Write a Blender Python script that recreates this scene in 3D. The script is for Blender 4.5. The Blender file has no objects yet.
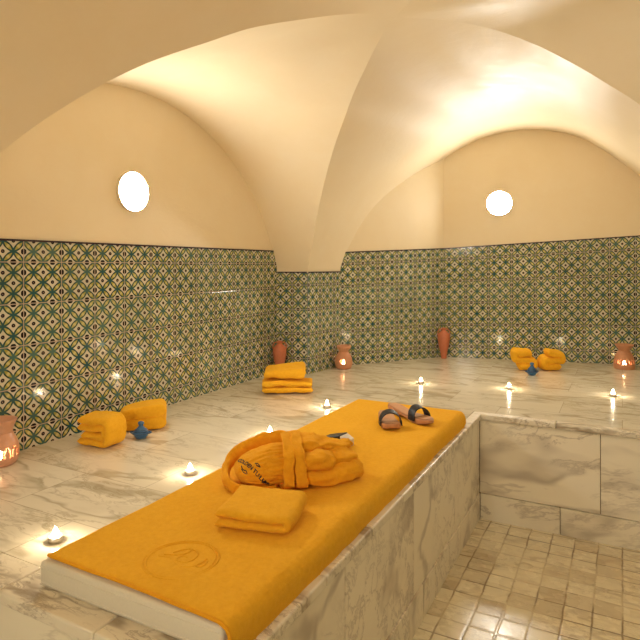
import bpy, bmesh, math, random
from mathutils import Vector, Matrix, noise
from mathutils.bvhtree import BVHTree
random.seed(7)
sc = bpy.context.scene
COL = sc.collection
PI = math.pi

# ------------------------------------------------------------------ helpers
H0 = .8; FX = 571.0; F = Vector((-.468, .8835)); R_ = Vector((.8835, .468))
def G(px, py, z=0):
    d = FX * (H0 - z) / (py - 266); l = (px - 320) / FX * d
    p = F * d + R_ * l; return p.x, p.y

def link(o, parent=None):
    COL.objects.link(o)
    if parent is not None: o.parent = parent
    return o

def mesh_obj(name, verts, faces, mats, parent=None, smooth=True, uvs=None, fmat=None):
    me = bpy.data.meshes.new(name)
    me.from_pydata([tuple(v) for v in verts], [], faces)
    if not isinstance(mats, (list, tuple)): mats = [mats]
    for m in mats: me.materials.append(m)
    if fmat:
        for p, k in zip(me.polygons, fmat): p.material_index = k
    if smooth:
        for p in me.polygons: p.use_smooth = True
    if uvs:
        uvl = me.uv_layers.new(name='UVMap')
        for p in me.polygons:
            for li in p.loop_indices:
                uvl.data[li].uv = uvs[me.loops[li].vertex_index]
    me.update()
    return link(bpy.data.objects.new(name, me), parent)

def thing(name, label, cat, loc=(0, 0, 0), rz=0.0, group=None):
    o = bpy.data.objects.new(name, None)
    o.empty_display_size = .05
    link(o); o.location = loc; o.rotation_euler = (0, 0, rz)
    return tag(o, label, cat, group)

def tag(o, label, cat, group=None):
    o['label'] = label; o['category'] = cat
    if group: o['group'] = group
    return o

def struct(o):
    o['kind'] = 'structure'; return o

class MB:
    """collects shapes, builds one mesh"""
    def __init__(s): s.v = []; s.f = []
    def add(s, v, f):
        k = len(s.v); s.v += [Vector(p) for p in v]; s.f += [tuple(i + k for i in q) for q in f]; return s
    def build(s, name, mat, parent=None, smooth=True, bevel=0, weld=False, sub=0, warp=None):
        if warp: s.v = [Vector(warp(p)) for p in s.v]
        o = mesh_obj(name, s.v, s.f, mat, parent, smooth)
        bm = bmesh.new(); bm.from_mesh(o.data)
        if weld: bmesh.ops.remove_doubles(bm, verts=bm.verts, dist=1e-5)
        bmesh.ops.recalc_face_normals(bm, faces=bm.faces)
        bm.to_mesh(o.data); bm.free()
        if bevel:
            m = o.modifiers.new('bevel', 'BEVEL'); m.width = bevel; m.segments = 3; m.limit_method = 'ANGLE'; m.angle_limit = .6
        if sub:
            m = o.modifiers.new('sub', 'SUBSURF'); m.levels = sub; m.render_levels = sub
        return o

def box(mb, x0, x1, y0, y1, z0, z1):
    v = [(x, y, z) for z in (z0, z1) for y in (y0, y1) for x in (x0, x1)]
    return mb.add(v, [(0, 2, 3, 1), (4, 5, 7, 6), (0, 1, 5, 4), (2, 6, 7, 3), (0, 4, 6, 2), (1, 3, 7, 5)])

def grid(mb, fn, nu, nv, closeu=False, closev=False):
    v = [fn(i / (nu if closeu else nu - 1), j / (nv if closev else nv - 1)) for i in range(nu) for j in range(nv)]
    f = []
    for i in range(nu if closeu else nu - 1):
        for j in range(nv if closev else nv - 1):
            a = i * nv + j; b = ((i + 1) % nu) * nv + j
            c = ((i + 1) % nu) * nv + (j + 1) % nv; d = i * nv + (j + 1) % nv
            f.append((a, b, c, d))
    return mb.add(v, f)

def lathe(mb, prof, n=40, cx=0, cy=0, cap=True):
    v = []; f = []
    for r, z in prof:
        for k in range(n):
            a = 2 * PI * k / n; v.append((cx + r * math.cos(a), cy + r * math.sin(a), z))
    for i in range(len(prof) - 1):
        for k in range(n):
            f.append((i * n + k, i * n + (k + 1) % n, (i + 1) * n + (k + 1) % n, (i + 1) * n + k))
    if cap:
        f.append(tuple(range(n - 1, -1, -1))); m = (len(prof) - 1) * n; f.append(tuple(m + k for k in range(n)))
    return mb.add(v, f)

def catmull(pts, per=8, closed=False):
    P = [Vector(p) for p in pts]; n = len(P); out = []
    for i in range(n if closed else n - 1):
        g = (lambda k: P[k % n]) if closed else (lambda k: P[max(0, min(n - 1, k))])
        p0, p1, p2, p3 = g(i - 1), g(i), g(i + 1), g(i + 2)
        for j in range(per):
            t = j / per
            out.append(.5 * ((2 * p1) + (p2 - p0) * t + (2 * p0 - 5 * p1 + 4 * p2 - p3) * t * t + (3 * p1 - p0 - 3 * p2 + p3) * t ** 3))
    if not closed: out.append(P[-1].copy())
    return out

def tube(mb, pts, r, n=10, closed=False, flat=1.0, up=Vector((0, 0, 1))):
    pts = [Vector(p) for p in pts]; N = len(pts); v = []; f = []
    for i, p in enumerate(pts):
        a = pts[(i - 1) % N] if (closed or i) else p; b = pts[(i + 1) % N] if (closed or i < N - 1) else p
        t = (b - a).normalized(); s = t.cross(up)
        s = s.normalized() if s.length > 1e-4 else Vector((1, 0, 0)); u = s.cross(t).normalized()
        rr = r(i / (N - 1)) if callable(r) else r
        if isinstance(rr, tuple): rs, ru = rr
        else: rs, ru = rr, rr * flat
        for k in range(n):
            c = 2 * PI * k / n; v.append(p + s * rs * math.cos(c) + u * ru * math.sin(c))
    for i in range(N if closed else N - 1):
        for k in range(n):
            f.append((i * n + k, i * n + (k + 1) % n, ((i + 1) % N) * n + (k + 1) % n, ((i + 1) % N) * n + k))
    if not closed:
        f.append(tuple(range(n))); f.append(tuple((N - 1) * n + k for k in range(n - 1, -1, -1)))
    return mb.add(v, f)

def interp(tab, x):
    """monotone cubic through a table"""
    n = len(tab)
    if x <= tab[0][0]: return tab[0][1]
    if x >= tab[-1][0]: return tab[-1][1]
    d = [(tab[i + 1][1] - tab[i][1]) / (tab[i + 1][0] - tab[i][0]) for i in range(n - 1)]
    m = [d[0]] + [0 if d[i - 1] * d[i] <= 0 else 2 * d[i - 1] * d[i] / (d[i - 1] + d[i]) for i in range(1, n - 1)] + [d[-1]]
    for i in range(n - 1):
        if x <= tab[i + 1][0]:
            h = tab[i + 1][0] - tab[i][0]; t = (x - tab[i][0]) / h
            return ((2 * t ** 3 - 3 * t * t + 1) * tab[i][1] + (t ** 3 - 2 * t * t + t) * h * m[i]
                    + (-2 * t ** 3 + 3 * t * t) * tab[i + 1][1] + (t ** 3 - t * t) * h * m[i + 1])

# ------------------------------------------------------------------ materials
class X:
    """small expression builder over Math nodes"""
    nt = None
    def __init__(s, sock): s.s = sock
    @staticmethod
    def op(o, *a, clamp=False):
        n = X.nt.nodes.new('ShaderNodeMath'); n.operation = o; n.use_clamp = clamp
        for i, q in enumerate(a):
            if isinstance(q, X): X.nt.links.new(q.s, n.inputs[i])
            else: n.inputs[i].default_value = q
        return X(n.outputs[0])
    def __add__(a, b): return X.op('ADD', a, b)
    __radd__ = __add__
    def __sub__(a, b): return X.op('SUBTRACT', a, b)
    def __rsub__(a, b): return X.op('SUBTRACT', b, a)
    def __mul__(a, b): return X.op('MULTIPLY', a, b)
    __rmul__ = __mul__
    def __truediv__(a, b): return X.op('DIVIDE', a, b)
    def abs(a): return X.op('ABSOLUTE', a)
    def fract(a): return X.op('FRACT', a)
    def floor(a): return X.op('FLOOR', a)
    def sqrt(a): return X.op('SQRT', a)
    def min(a, b): return X.op('MINIMUM', a, b)
    def max(a, b): return X.op('MAXIMUM', a, b)
    def pw(a, b): return X.op('POWER', a, b)
    def below(a, edge, soft):      # 1 where a < edge
        n = X.nt.nodes.new('ShaderNodeMapRange'); n.interpolation_type = 'SMOOTHSTEP'
        X.nt.links.new(a.s, n.inputs[0])
        if isinstance(edge, X):
            X.nt.links.new((edge - soft).s, n.inputs[1]); X.nt.links.new((edge + soft).s, n.inputs[2])
        else: n.inputs[1].default_value = edge - soft; n.inputs[2].default_value = edge + soft
        n.inputs[3].default_value = 1; n.inputs[4].default_value = 0
        return X(n.outputs[0])

def new_mat(name):
    m = bpy.data.materials.new(name); m.use_nodes = True
    nt = m.node_tree; X.nt = nt
    b = nt.nodes['Principled BSDF']
    return m, nt, b

def mixc(nt, fac, a, b):
    n = nt.nodes.new('ShaderNodeMix'); n.data_type = 'RGBA'
    for s, q in ((n.inputs[0], fac), (n.inputs[6], a), (n.inputs[7], b)):
        if isinstance(q, X): nt.links.new(q.s, s)
        elif isinstance(q, bpy.types.NodeSocket): nt.links.new(q, s)
        elif isinstance(q, (int, float)): s.default_value = q
        else: s.default_value = (*q, 1)
    return n.outputs[2]

def noise_tex(nt, vec, scale, detail=4, rough=.5, dist=0, col=False):
    n = nt.nodes.new('ShaderNodeTexNoise'); n.inputs['Scale'].default_value = scale
    n.inputs['Detail'].default_value = detail; n.inputs['Roughness'].default_value = rough
    n.inputs['Distortion'].default_value = dist
    if vec is not None: nt.links.new(vec, n.inputs['Vector'])
    return n.outputs['Color'] if col else X(n.outputs['Fac'])

def coord(nt, which='Object'):
    return nt.nodes.new('ShaderNodeTexCoord').outputs[which]

def bump(nt, b, h, strength, dist):
    n = nt.nodes.new('ShaderNodeBump'); n.inputs['Strength'].default_value = strength; n.inputs['Distance'].default_value = dist
    nt.links.new(h.s if isinstance(h, X) else h, n.inputs['Height']); nt.links.new(n.outputs[0], b.inputs['Normal'])
    return n

def sep(nt, v):
    n = nt.nodes.new('ShaderNodeSeparateXYZ'); nt.links.new(v, n.inputs[0]); return [X(o) for o in n.outputs]
def comb(nt, *a):
    n = nt.nodes.new('ShaderNodeCombineXYZ')
    for i, q in enumerate(a):
        if isinstance(q, X): nt.links.new(q.s, n.inputs[i])
        else: n.inputs[i].default_value = q
    return n.outputs[0]
def vadd(nt, a, b, op='ADD'):
    n = nt.nodes.new('ShaderNodeVectorMath'); n.operation = op
    for i, q in enumerate((a, b)):
        if isinstance(q, bpy.types.NodeSocket): nt.links.new(q, n.inputs[i])
        else: n.inputs[i].default_value = q
    return n.outputs[0]
def white(nt, vec, col=False):
    n = nt.nodes.new('ShaderNodeTexWhiteNoise'); nt.links.new(vec, n.inputs['Vector'])
    return n.outputs['Color'] if col else X(n.outputs['Value'])

def plain(name, col, rough=.5, metal=0, emit=None, es=0, bs=None, var=0):
    m, nt, b = new_mat(name)
    b.inputs['Base Color'].default_value = (*col, 1)
    b.inputs['Roughness'].default_value = rough; b.inputs['Metallic'].default_value = metal
    if emit: b.inputs['Emission Color'].default_value = (*emit, 1); b.inputs['Emission Strength'].default_value = es
    n = noise_tex(nt, coord(nt), bs or 60, 4)
    if var: nt.links.new(mixc(nt, n, [c * (1 - var) for c in col], [min(1, c * (1 + var)) for c in col]), b.inputs['Base Color'])
    if bs: bump(nt, b, n, .25, .002)
    return m

def mat_plaster():
    m, nt, b = new_mat('tadelakt_plaster'); c = coord(nt)
    n = noise_tex(nt, c, 2.2, 5, .6, .6); n2 = noise_tex(nt, c, 9, 5, .6)
    k = n * .65 + n2 * .35
    nt.links.new(mixc(nt, k.below(.5, .22), (.84, .725, .52), (.82, .69, .465)), b.inputs['Base Color'])
    nt.links.new((n2 * .25 + .38).s, b.inputs['Roughness'])
    mp = nt.nodes.new('ShaderNodeMapping'); nt.links.new(c, mp.inputs[0]); mp.inputs['Scale'].default_value = (1, 1.6, 3)
    n3 = noise_tex(nt, mp.outputs[0], 7, 6, .65, .8)
    bump(nt, b, n3, .16, .010)
    b.inputs['Specular IOR Level'].default_value = .4
    return m

def mat_tile():
    m, nt, b = new_mat('painted_tile')
    u, v, _ = sep(nt, coord(nt, 'UV'))
    c = coord(nt)
    wob = noise_tex(nt, c, 30, 2) - .5
    a = (u + v) * 2 + wob * .05; bb = (u - v) * 2 + wob * .05
    qa = (a.fract() - .5).abs(); qb = (bb.fract() - .5).abs()
    e = .5 - qa.max(qb); s = qa.min(qb)
    w = .160 * (1 - (s * 2).pw(2.0))
    d = (e - w)
    id3 = comb(nt, u.floor(), v.floor(), 0.0)
    r1 = white(nt, id3); r2 = white(nt, vadd(nt, id3, (17.3, 5.1, 2.2)))
    gu = .5 - (u.fract() - .5).abs(); gv = .5 - (v.fract() - .5).abs(); g = gu.min(gv)
    ground = mixc(nt, noise_tex(nt, c, 25, 2), (.72, .68, .55), (.60, .57, .45))
    teal = mixc(nt, r1, (.015, .085, .10), (.09, .19, .165))
    dark = mixc(nt, r2, (.006, .040, .045), (.025, .08, .065))
    yel = mixc(nt, r2, (.42, .38, .07), (.46, .44, .17))
    yel = mixc(nt, (s.below(.10, .06)), yel, (.62, .58, .26))
    leaf = d.below(0.0, .012)
    col = mixc(nt, leaf, ground, yel)
    ow = .044 + s * .07
    outl = d.abs().below(ow, .014)
    col = mixc(nt, outl, col, dark)
    rc = ((.5 - qa) * (.5 - qa) + (.5 - qb) * (.5 - qb)).sqrt()
    star = rc.below(.31, .06) * outl.max(rc.below(.10, .02))
    col = mixc(nt, star, col, teal)
    rd = (qa * qa + qb * qb).sqrt()
    edge = g.below(.07, .01)
    tone = white(nt, vadd(nt, id3, (3.3, 9.7, 1.1)))
    col = mixc(nt, tone * .22, col, (.10, .12, .075))
    dot = rd.below(.13 + edge * .075, .012)
    col = mixc(nt, dot, col, (.002, .003, .018))
    col = mixc(nt, rd.below(.035, .01) * (1 - edge), col, (.35, .22, .16))
    gr = g.below(.011, .004)
    col = mixc(nt, gr, col, (.46, .37, .27))
    nt.links.new(col, b.inputs['Base Color'])
    b.inputs['Roughness'].default_value = .09
    b.inputs['Specular IOR Level'].default_value = .3
    h = (1 - g.below(.022, .012)) + noise_tex(nt, c, 22, 3) * .5
    bump(nt, b, h, .35, .003)
    return m

def veins(nt, vec, base1, base2, vein, soft, scale=1.0, amount=1.0):
    """calacatta like marble colour; the veins run slantwise"""
    mp = nt.nodes.new('ShaderNodeMapping'); nt.links.new(vec, mp.inputs[0])
    mp.inputs['Rotation'].default_value = (.75, .45, .75); mp.inputs['Scale'].default_value = (.55, 1.5, 1.5); vec = mp.outputs[0]
    w1 = vadd(nt, vec, vadd(nt, noise_tex(nt, vec, 1.7 * scale, 4, .6, 0, True), (.55, .55, .55), 'MULTIPLY'))
    n1 = noise_tex(nt, w1, 2.1 * scale, 3, .5)
    l1 = (n1 - .5).abs().below(.022, .022)
    w2 = vadd(nt, vec, vadd(nt, noise_tex(nt, vec, 4 * scale, 5, .65, 0, True), (.3, .3, .3), 'MULTIPLY'))
    n2 = noise_tex(nt, w2, 3.4 * scale, 4, .55)
    l2 = (n2 - .47).abs().below(.010, .010)
    cloud = noise_tex(nt, w1, 1.6 * scale, 4, .6)
    patch = (1 - cloud.below(.57, .05))
    brk = (1 - noise_tex(nt, vec, 5 * scale, 3).below(.45, .12))
    col = mixc(nt, noise_tex(nt, vec, 3 * scale, 5, .6), base1, base2)
    st = nt.nodes.new('ShaderNodeMapping'); nt.links.new(w1, st.inputs[0]); st.inputs['Scale'].default_value = (.45, 1.0, 1.0)
    n3 = noise_tex(nt, st.outputs[0], 9 * scale, 6, .68)
    clus = 1 - noise_tex(nt, vec, 2.1 * scale, 3, .6).below(.50, .10)
    col = mixc(nt, (n3 - .5).abs().below(.012, .028) * clus * (.62 * amount), col, vein)
    col = mixc(nt, patch * (.38 * amount) * noise_tex(nt, w2, 9 * scale, 5, .7), col, soft)
    col = mixc(nt, l1 * brk * (.55 * amount), col, vein)
    col = mixc(nt, l2 * (.35 * amount) * (1 - noise_tex(nt, vec, 2.3 * scale, 2).below(.52, .06)), col, vein)
    return col

def slab_coords(nt, c, sx, sy, row_shift):
    x, y, z = sep(nt, c)
    v = y / sy; row = v.floor(); u = x / sx + row * row_shift
    idv = comb(nt, u.floor(), row, 0.0)
    off = vadd(nt, white(nt, idv, True), (13, 13, 13), 'MULTIPLY')
    gu = (.5 - (u.fract() - .5).abs()) * sx; gv = (.5 - (v.fract() - .5).abs()) * sy
    return vadd(nt, c, off), gu.min(gv), white(nt, idv)

def mat_deck():
    m, nt, b = new_mat('polished_marble_slabs'); c = coord(nt)
    vec, g, r = slab_coords(nt, c, .61, .305, .5)
    col = veins(nt, vec, (.84, .78, .64), (.76, .69, .54), (.33, .26, .15), (.50, .43, .30), 1.0, 1.15)
    col = mixc(nt, r * .3, col, (.64, .57, .42))
    col = mixc(nt, g.below(.0016, .001) * .55, col, (.33, .25, .15))
    nt.links.new(col, b.inputs['Base Color'])
    n = noise_tex(nt, c, 14, 4, .6)
    nt.links.new((n * .12 + .10).s, b.inputs['Roughness'])
    h = noise_tex(nt, c, 10, 3) * .6 - g.below(.003, .002) * .5
    bump(nt, b, h, .12, .004)
    return m

def mat_panel(name, b1, b2, vein, soft, amt, rough=.3, sc_=1.3):
    m, nt, b = new_mat(name); c = coord(nt)
    oi = nt.nodes.new('ShaderNodeObjectInfo'); r = X(oi.outputs['Random'])
    off = comb(nt, r * 23.0, r * 41.0, r * 11.0)
    vec = vadd(nt, c, off)
    col = veins(nt, vec, b1, b2, vein, soft, sc_, amt)
    nt.links.new(col, b.inputs['Base Color'])
    b.inputs['Roughness'].default_value = rough
    bump(nt, b, noise_tex(nt, c, 30, 4), .15, .002)
    return m

def mat_floor():
    m, nt, b = new_mat('tumbled_marble_mosaic'); c = coord(nt)
    wobble = vadd(nt, noise_tex(nt, c, 9, 2, .5, 0, True), (.5, .5, .5), 'SUBTRACT')
    cw = vadd(nt, c, vadd(nt, wobble, (.012, .012, 0), 'MULTIPLY'))
    vec, g, r = slab_coords(nt, cw, .104, .104, 0.0)
    col = veins(nt, vec, (.84, .76, .56), (.76, .67, .46), (.34, .24, .13), (.52, .42, .26), 1.4, .8)
    col = mixc(nt, r.below(.22, .02) * .35, col, (.42, .31, .17))
    n = noise_tex(nt, c, 3.2, 4)
    gcol = mixc(nt, n.below(.5, .1), (.55, .45, .28), (.20, .13, .06))
    nn = noise_tex(nt, c, 6, 3)
    col = mixc(nt, g.below(.0034, .0018) * (.5 + nn * .7), col, gcol)
    nt.links.new(col, b.inputs['Base Color'])
    nt.links.new((.14 + noise_tex(nt, c, 12, 4) * .25).s, b.inputs['Roughness'])
    h = (1 - g.below(.005, .004)) + noise_tex(nt, c, 16, 3) * .6
    bump(nt, b, h, .3, .003)
    return m

def mat_terry(name, c1, c2):
    m, nt, b = new_mat(name); c = coord(nt)
    big = noise_tex(nt, c, 9, 3); fine = noise_tex(nt, c, 420, 3, .7); mid = noise_tex(nt, c, 70, 4, .6)
    nt.links.new(mixc(nt, (fine * .3 + mid * .5 + big * .2).below(.5, .26), c1, c2), b.inputs['Base Color'])
    b.inputs['Roughness'].default_value = .95
    b.inputs['Specular IOR Level'].default_value = .12
    b.inputs['Sheen Weight'].default_value = .35; b.inputs['Sheen Roughness'].default_value = .5
    b.inputs['Sheen Tint'].default_value = (1, .62, .12, 1)
    bump(nt, b, fine * .6 + mid * .9, .8, .005)
    return m

M = {}
M['plaster'] = mat_plaster()
M['tile'] = mat_tile()
M['border'] = plain('dark_tile_border', (.035, .018, .03), .25)
M['deck'] = mat_deck()
M['panel'] = mat_panel('grey_veined_marble_panel', (.88, .81, .64), (.80, .72, .55), (.33, .26, .18), (.42, .35, .25), 1.15, .3, .6)
M['coping'] = mat_panel('veined_marble_edge', (.82, .75, .60), (.74, .66, .50), (.30, .22, .13), (.48, .40, .27), 1.5, .34, 1.5)
M['grout'] = plain('brown_grout', (.23, .14, .075), .9)
M['floor'] = mat_floor()
M['terry'] = mat_terry('orange_terry', (.96, .52, .034), (.84, .40, .016))
M['terry2'] = mat_terry('orange_terry_robe', (.94, .45, .022), (.85, .35, .012))
M['vinyl'] = plain('cream_leatherette', (.72, .66, .52), .45, var=.05, bs=200)
M['terra'] = plain('terracotta', (.58, .27, .14), .42, var=.18, bs=90)
M['terra_red'] = plain('red_terracotta', (.55, .17, .08), .5, var=.2, bs=90)
M['terra_glaze'] = plain('pink_terracotta', (.66, .34, .21), .28, var=.15, bs=60)
M['blue'] = plain('blue_glazed_clay', (.045, .13, .27), .3, var=.3, bs=120)
M['bluedark'] = plain('dark_blue_glaze', (.012, .025, .07), .3)
M['tin'] = plain('tin', (.75, .70, .62), .3, 1)
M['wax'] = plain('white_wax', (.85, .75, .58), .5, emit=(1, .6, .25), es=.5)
M['wick'] = plain('wick', (.03, .02, .02), .9)
M['flame'] = plain('candle_flame', (1, .8, .5), .5, emit=(1, .80, .52), es=70)
M['flame_soft'] = plain('burner_flame', (1, .8, .5), .5, emit=(1, .66, .33), es=14)
M['lampglass'] = plain('opal_lamp_glass', (.95, .92, .85), .3, emit=(1, .955, .86), es=42)
M['fillglass_dim'] = plain('fill_lamp_glass_dim', (.95, .92, .85), .3, emit=(1, .955, .86), es=14)  # weak glow for the added fill lamp on the right wall
M['fillglass_bright'] = plain('fill_lamp_glass_bright', (.95, .92, .85), .3, emit=(1, .955, .86), es=52)  # strong glow for the two fill lamps added behind the camera
M['lampring'] = plain('white_lamp_ring', (.8, .74, .6), .4)
M['wood'] = plain('sandal_wood', (.50, .235, .105), .5, var=.25, bs=40)
M['insole'] = plain('sandal_insole', (.60, .31, .15), .6, var=.15, bs=60)
M['strap'] = plain('black_strap', (.012, .012, .016), .5, bs=150)
M['thread'] = plain('dark_thread', (.03, .022, .03), .8)
M['black'] = plain('black_plastic', (.012, .012, .014), .35)
M['white'] = plain('white_paper', (.75, .72, .66), .6)

# ------------------------------------------------------------------ vaulted ceiling
CX, CY, CZ = -.857, 2.3, 1.862
ZB = .75                                       # springing height on the piers
GL = [(0, 0), (.07, .15), (.141, .285), (.226, .435), (.362, .615), (.454, .71), (.572, .805), (.656, .87), (.78, .935), (.88, .978), (.95, .996), (1, 1)]
GR = [(0, 0), (.06, .17), (.13, .37), (.24, .60), (.36, .751), (.448, .822), (.561, .904), (.669, .966), (.784, 1.004), (.87, 1.012), (.94, 1.006), (.98, 1.001), (1, 1)]
XL, XR, YF, YB = -2.06, .60, .91, 3.69
def groin(corner, tab, f):
    return Vector((corner[0] + (CX - corner[0]) * f, corner[1] + (CY - corner[1]) * f, ZB + (CZ - ZB) * interp(tab, f)))
def fs(n): return [1 - (1 - (i / n)) ** 1.0 for i in range(n + 1)]
def chain(ca, ta, cb, tb, n=70):
    """param -1..1 across a web: corner a -> crown -> corner b"""
    out = []
    for i in range(2 * n + 1):
        q = i / n - 1                       # -1..1
        f = 1 - abs(q); f = f ** 1.35       # denser near the springing
        out.append((q, f, groin(ca, ta, f) if q <= 0 else groin(cb, tb, f)))
    return out
XW = -2.31
def left_lun(f, side):
    y = 2.3 + side * 1.36 * (1 - f)
    return Vector((XW, y, max(ZB, .307 + math.sqrt(max(0, 2.071 - (y - 2.3) ** 2)))))
W0, W1, W2 = (-2.0, 4.12), (-1.397, 4.97), (.55, 5.379)
def back_y(x):
    if x < W1[0]: return W0[1] + (x - W0[0]) * (W1[1] - W0[1]) / (W1[0] - W0[0])
    return W1[1] + (x - W1[0]) * (W2[1] - W1[1]) / (W2[0] - W1[0])
BL = [(-2.0, .75), (-1.985, .83), (-1.958, .94), (-1.865, 1.19), (-1.781, 1.345), (-1.606, 1.56), (-1.407, 1.735), (-1.23, 1.84), (-1.053, 1.915),
      (-.87, 1.95), (-.72, 1.958), (-.5, 1.93), (-.311, 1.865), (-.15, 1.76), (-.018, 1.65), (.125, 1.525), (.27, 1.36), (.40, 1.16), (.50, .93), (.55, .75)]
def back_lun(f, side):
    x = -.72 - 1.28 * (1 - f) if side < 0 else -.72 + 1.27 * (1 - f)
    return Vector((x, back_y(x), interp(BL, x)))
cm = MB()
def web(ch, edge, n=26):
    v = []; f = []
    for q, ff, g in ch:
        e = edge(q, ff, g)
        for j in range(n): v.append(e.lerp(g, j / (n - 1)))
    for i in range(len(ch) - 1):
        for j in range(n - 1):
            a = i * n + j; f.append((a, a + n, a + n + 1, a + 1))
    cm.add(v, f)
fl, bl, fr, br = (XL, YF), (XL, YB), (XR, YF), (XR, YB)
web(chain(fl, GL, bl, GL), lambda q, f, g: left_lun(f, -1 if q <= 0 else 1))
web(chain(bl, GL, br, GR), lambda q, f, g: back_lun(f, -1 if q <= 0 else 1))
YN, XE = -2.4, .95
web(chain(fl, GL, fr, GR), lambda q, f, g: Vector((g.x, YN, g.z)))
web(chain(fr, GR, br, GR), lambda q, f, g: Vector((XE, g.y, g.z - .06)))
ceil = mesh_obj('ceiling', cm.v, cm.f, M['plaster']); struct(ceil)

# ------------------------------------------------------------------ walls
PZ = -.568                                      # pit floor level
TS = .1816
def wall(name, p0, p1, zt0, zt1, u0, mesh_top=2.05, low=0.0, offs=.5, tile_w=.19, top=None, scalev=True):
    """p0->p1 runs so that the room is on its right hand side; tiles up to zt, plaster above"""
    p0 = Vector((*p0, 0)); p1 = Vector((*p1, 0)); d = p1 - p0; L = d.length; d.normalize()
    nrm = Vector((d.y, -d.x, 0))
    n = max(2, int(L / .06)); v = []; f = []; uv = []; fm = []
    def P(s, z, out=0): return p0 + d * (L * s) + nrm * out + Vector((0, 0, z))
    rows = 10
    for i in range(n + 1):
        s = i / n; zt = zt0 + (zt1 - zt0) * s
        for j in range(rows + 1):
            z = low + (zt - low) * j / rows
            v.append(P(s, z, .006)); k = (zt / 5.0 if scalev else TS)
            uv.append((u0 + L * s / tile_w, (z - zt) / k + offs + 20))
    for i in range(n):
        for j in range(rows):
            a = i * (rows + 1) + j; f.append((a, a + rows + 1, a + rows + 2, a + 1)); fm.append(0)
    # border strip, proud, with its top ledge
    k = len(v)
    for i in range(n + 1):
        s = i / n; zt = zt0 + (zt1 - zt0) * s
        for z, o in ((zt - .001, .006), (zt - .001, .009), (zt + .0075, .009), (zt + .0075, 0)):
            v.append(P(s, z, o)); uv.append((0, 0))
    for i in range(n):
        for j in range(3):
            a = k + i * 4 + j; f.append((a, a + 4, a + 5, a + 1)); fm.append(1)
    k = len(v)
    for i in range(n + 1):
        s = i / n; zt = zt0 + (zt1 - zt0) * s
        v.append(P(s, zt + .0075)); v.append(P(s, (top or mesh_top))); uv += [(0, 0), (0, 0)]
    for i in range(n):
        a = k + i * 2; f.append((a, a + 2, a + 3, a + 1)); fm.append(2)
    o = mesh_obj(name, v, f, [M['tile'], M['border'], M['plaster']], None, False, uv, fm)
    return struct(o)

wall('wall_left', (XW, .93), (XW, 3.655), .908, .908, (.93 - 1.593) / .19, low=-.01)
wall('wall_pier_left', (XW, 3.655), (XL, YB), ZB, ZB, .3, top=.79, scalev=False)
wall('wall_pier_right', (XL, YB), W0, ZB, ZB, .2, top=.79, scalev=False)
wall('wall_corner', W0, W1, .905, .950, .15)
Lb = math.dist(W1, W2)
wall('wall_back', W1, W2, .950, .950 + (1.04 - .95) * Lb / 1.557, 0.0)
wall('wall_pier_back_right', W2, (XR, YB), ZB, ZB, .3, top=.79, scalev=False)
wall('wall_pier_right_side', (XR, YB), (XE, 3.66), ZB, ZB, .3, top=.79, scalev=False)
wall('wall_right', (XE, 3.66), (XE, .94), .908, .908, 0, low=PZ)
wall('wall_pier_near_right', (XE, .94), (XR, YF), ZB, ZB, .3, top=.79, low=PZ, scalev=False)
wall('wall_near_right', (XR, YF), (XR, YN), ZB, ZB, .3, top=.79, low=PZ, scalev=False)
wall('wall_front', (XR, YN), (XL, YN), .908, .908, 0, low=PZ)
wall('wall_near_left', (XL, YN), fl, ZB, ZB, 0, top=.79, low=PZ, scalev=False)
wall('wall_pier_near_left', fl, (XW, .93), ZB, ZB, 0, top=.79, low=PZ, scalev=False)
# pit floor
fm_ = MB(); fm_.add([(-2.4, -2.5, PZ), (1.0, -2.5, PZ), (1.0, 3.2, PZ), (-2.4, 3.2, PZ)], [(0, 1, 2, 3)])
struct(fm_.build('floor', M['floor'], smooth=False))

# ------------------------------------------------------------------ the marble platform round the pit
PXE, PYF, PYB = -.685, .880, 3.142              # faces of the platform
LIP = .012; DT = .030
plat = thing('marble_platform', 'raised platform of veined cream marble around the sunken floor, carrying mattress and candles', 'platform')
dk = MB()
poly = [(XW + .008, PYF + .115), (PXE - .04, PYF + .115), (PXE - .04, PYB + .04), (XE - .004, PYB + .04), (XE - .004, 3.66), (XR, 3.685), (W2[0] - .004, W2[1] - .004), (W1[0], W1[1] - .002), (W0[0] + .002, W0[1]), (XL + .002, YB), (XW + .004, 3.652)]
n = len(poly)
dk.add([(x, y, 0) for x, y in poly] + [(x, y, -DT) for x, y in poly],
       [tuple(range(n)), tuple(range(2 * n - 1, n - 1, -1))] + [(i, i + n, (i + 1) % n + n, (i + 1) % n) for i in range(n)])
dk.build('deck', M['deck'], plat, smooth=False)
core = MB()
box(core, -2.30, PXE - .012, PYF + .012, 3.10, PZ + .002, -DT - .001); core.build('core', M['grout'], plat, smooth=False)
core = MB(); box(core, PXE - .012, XE - .004, PYB + .012, 3.6, PZ + .002, -DT - .001); core.build('core', M['grout'], plat, smooth=False)
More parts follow.
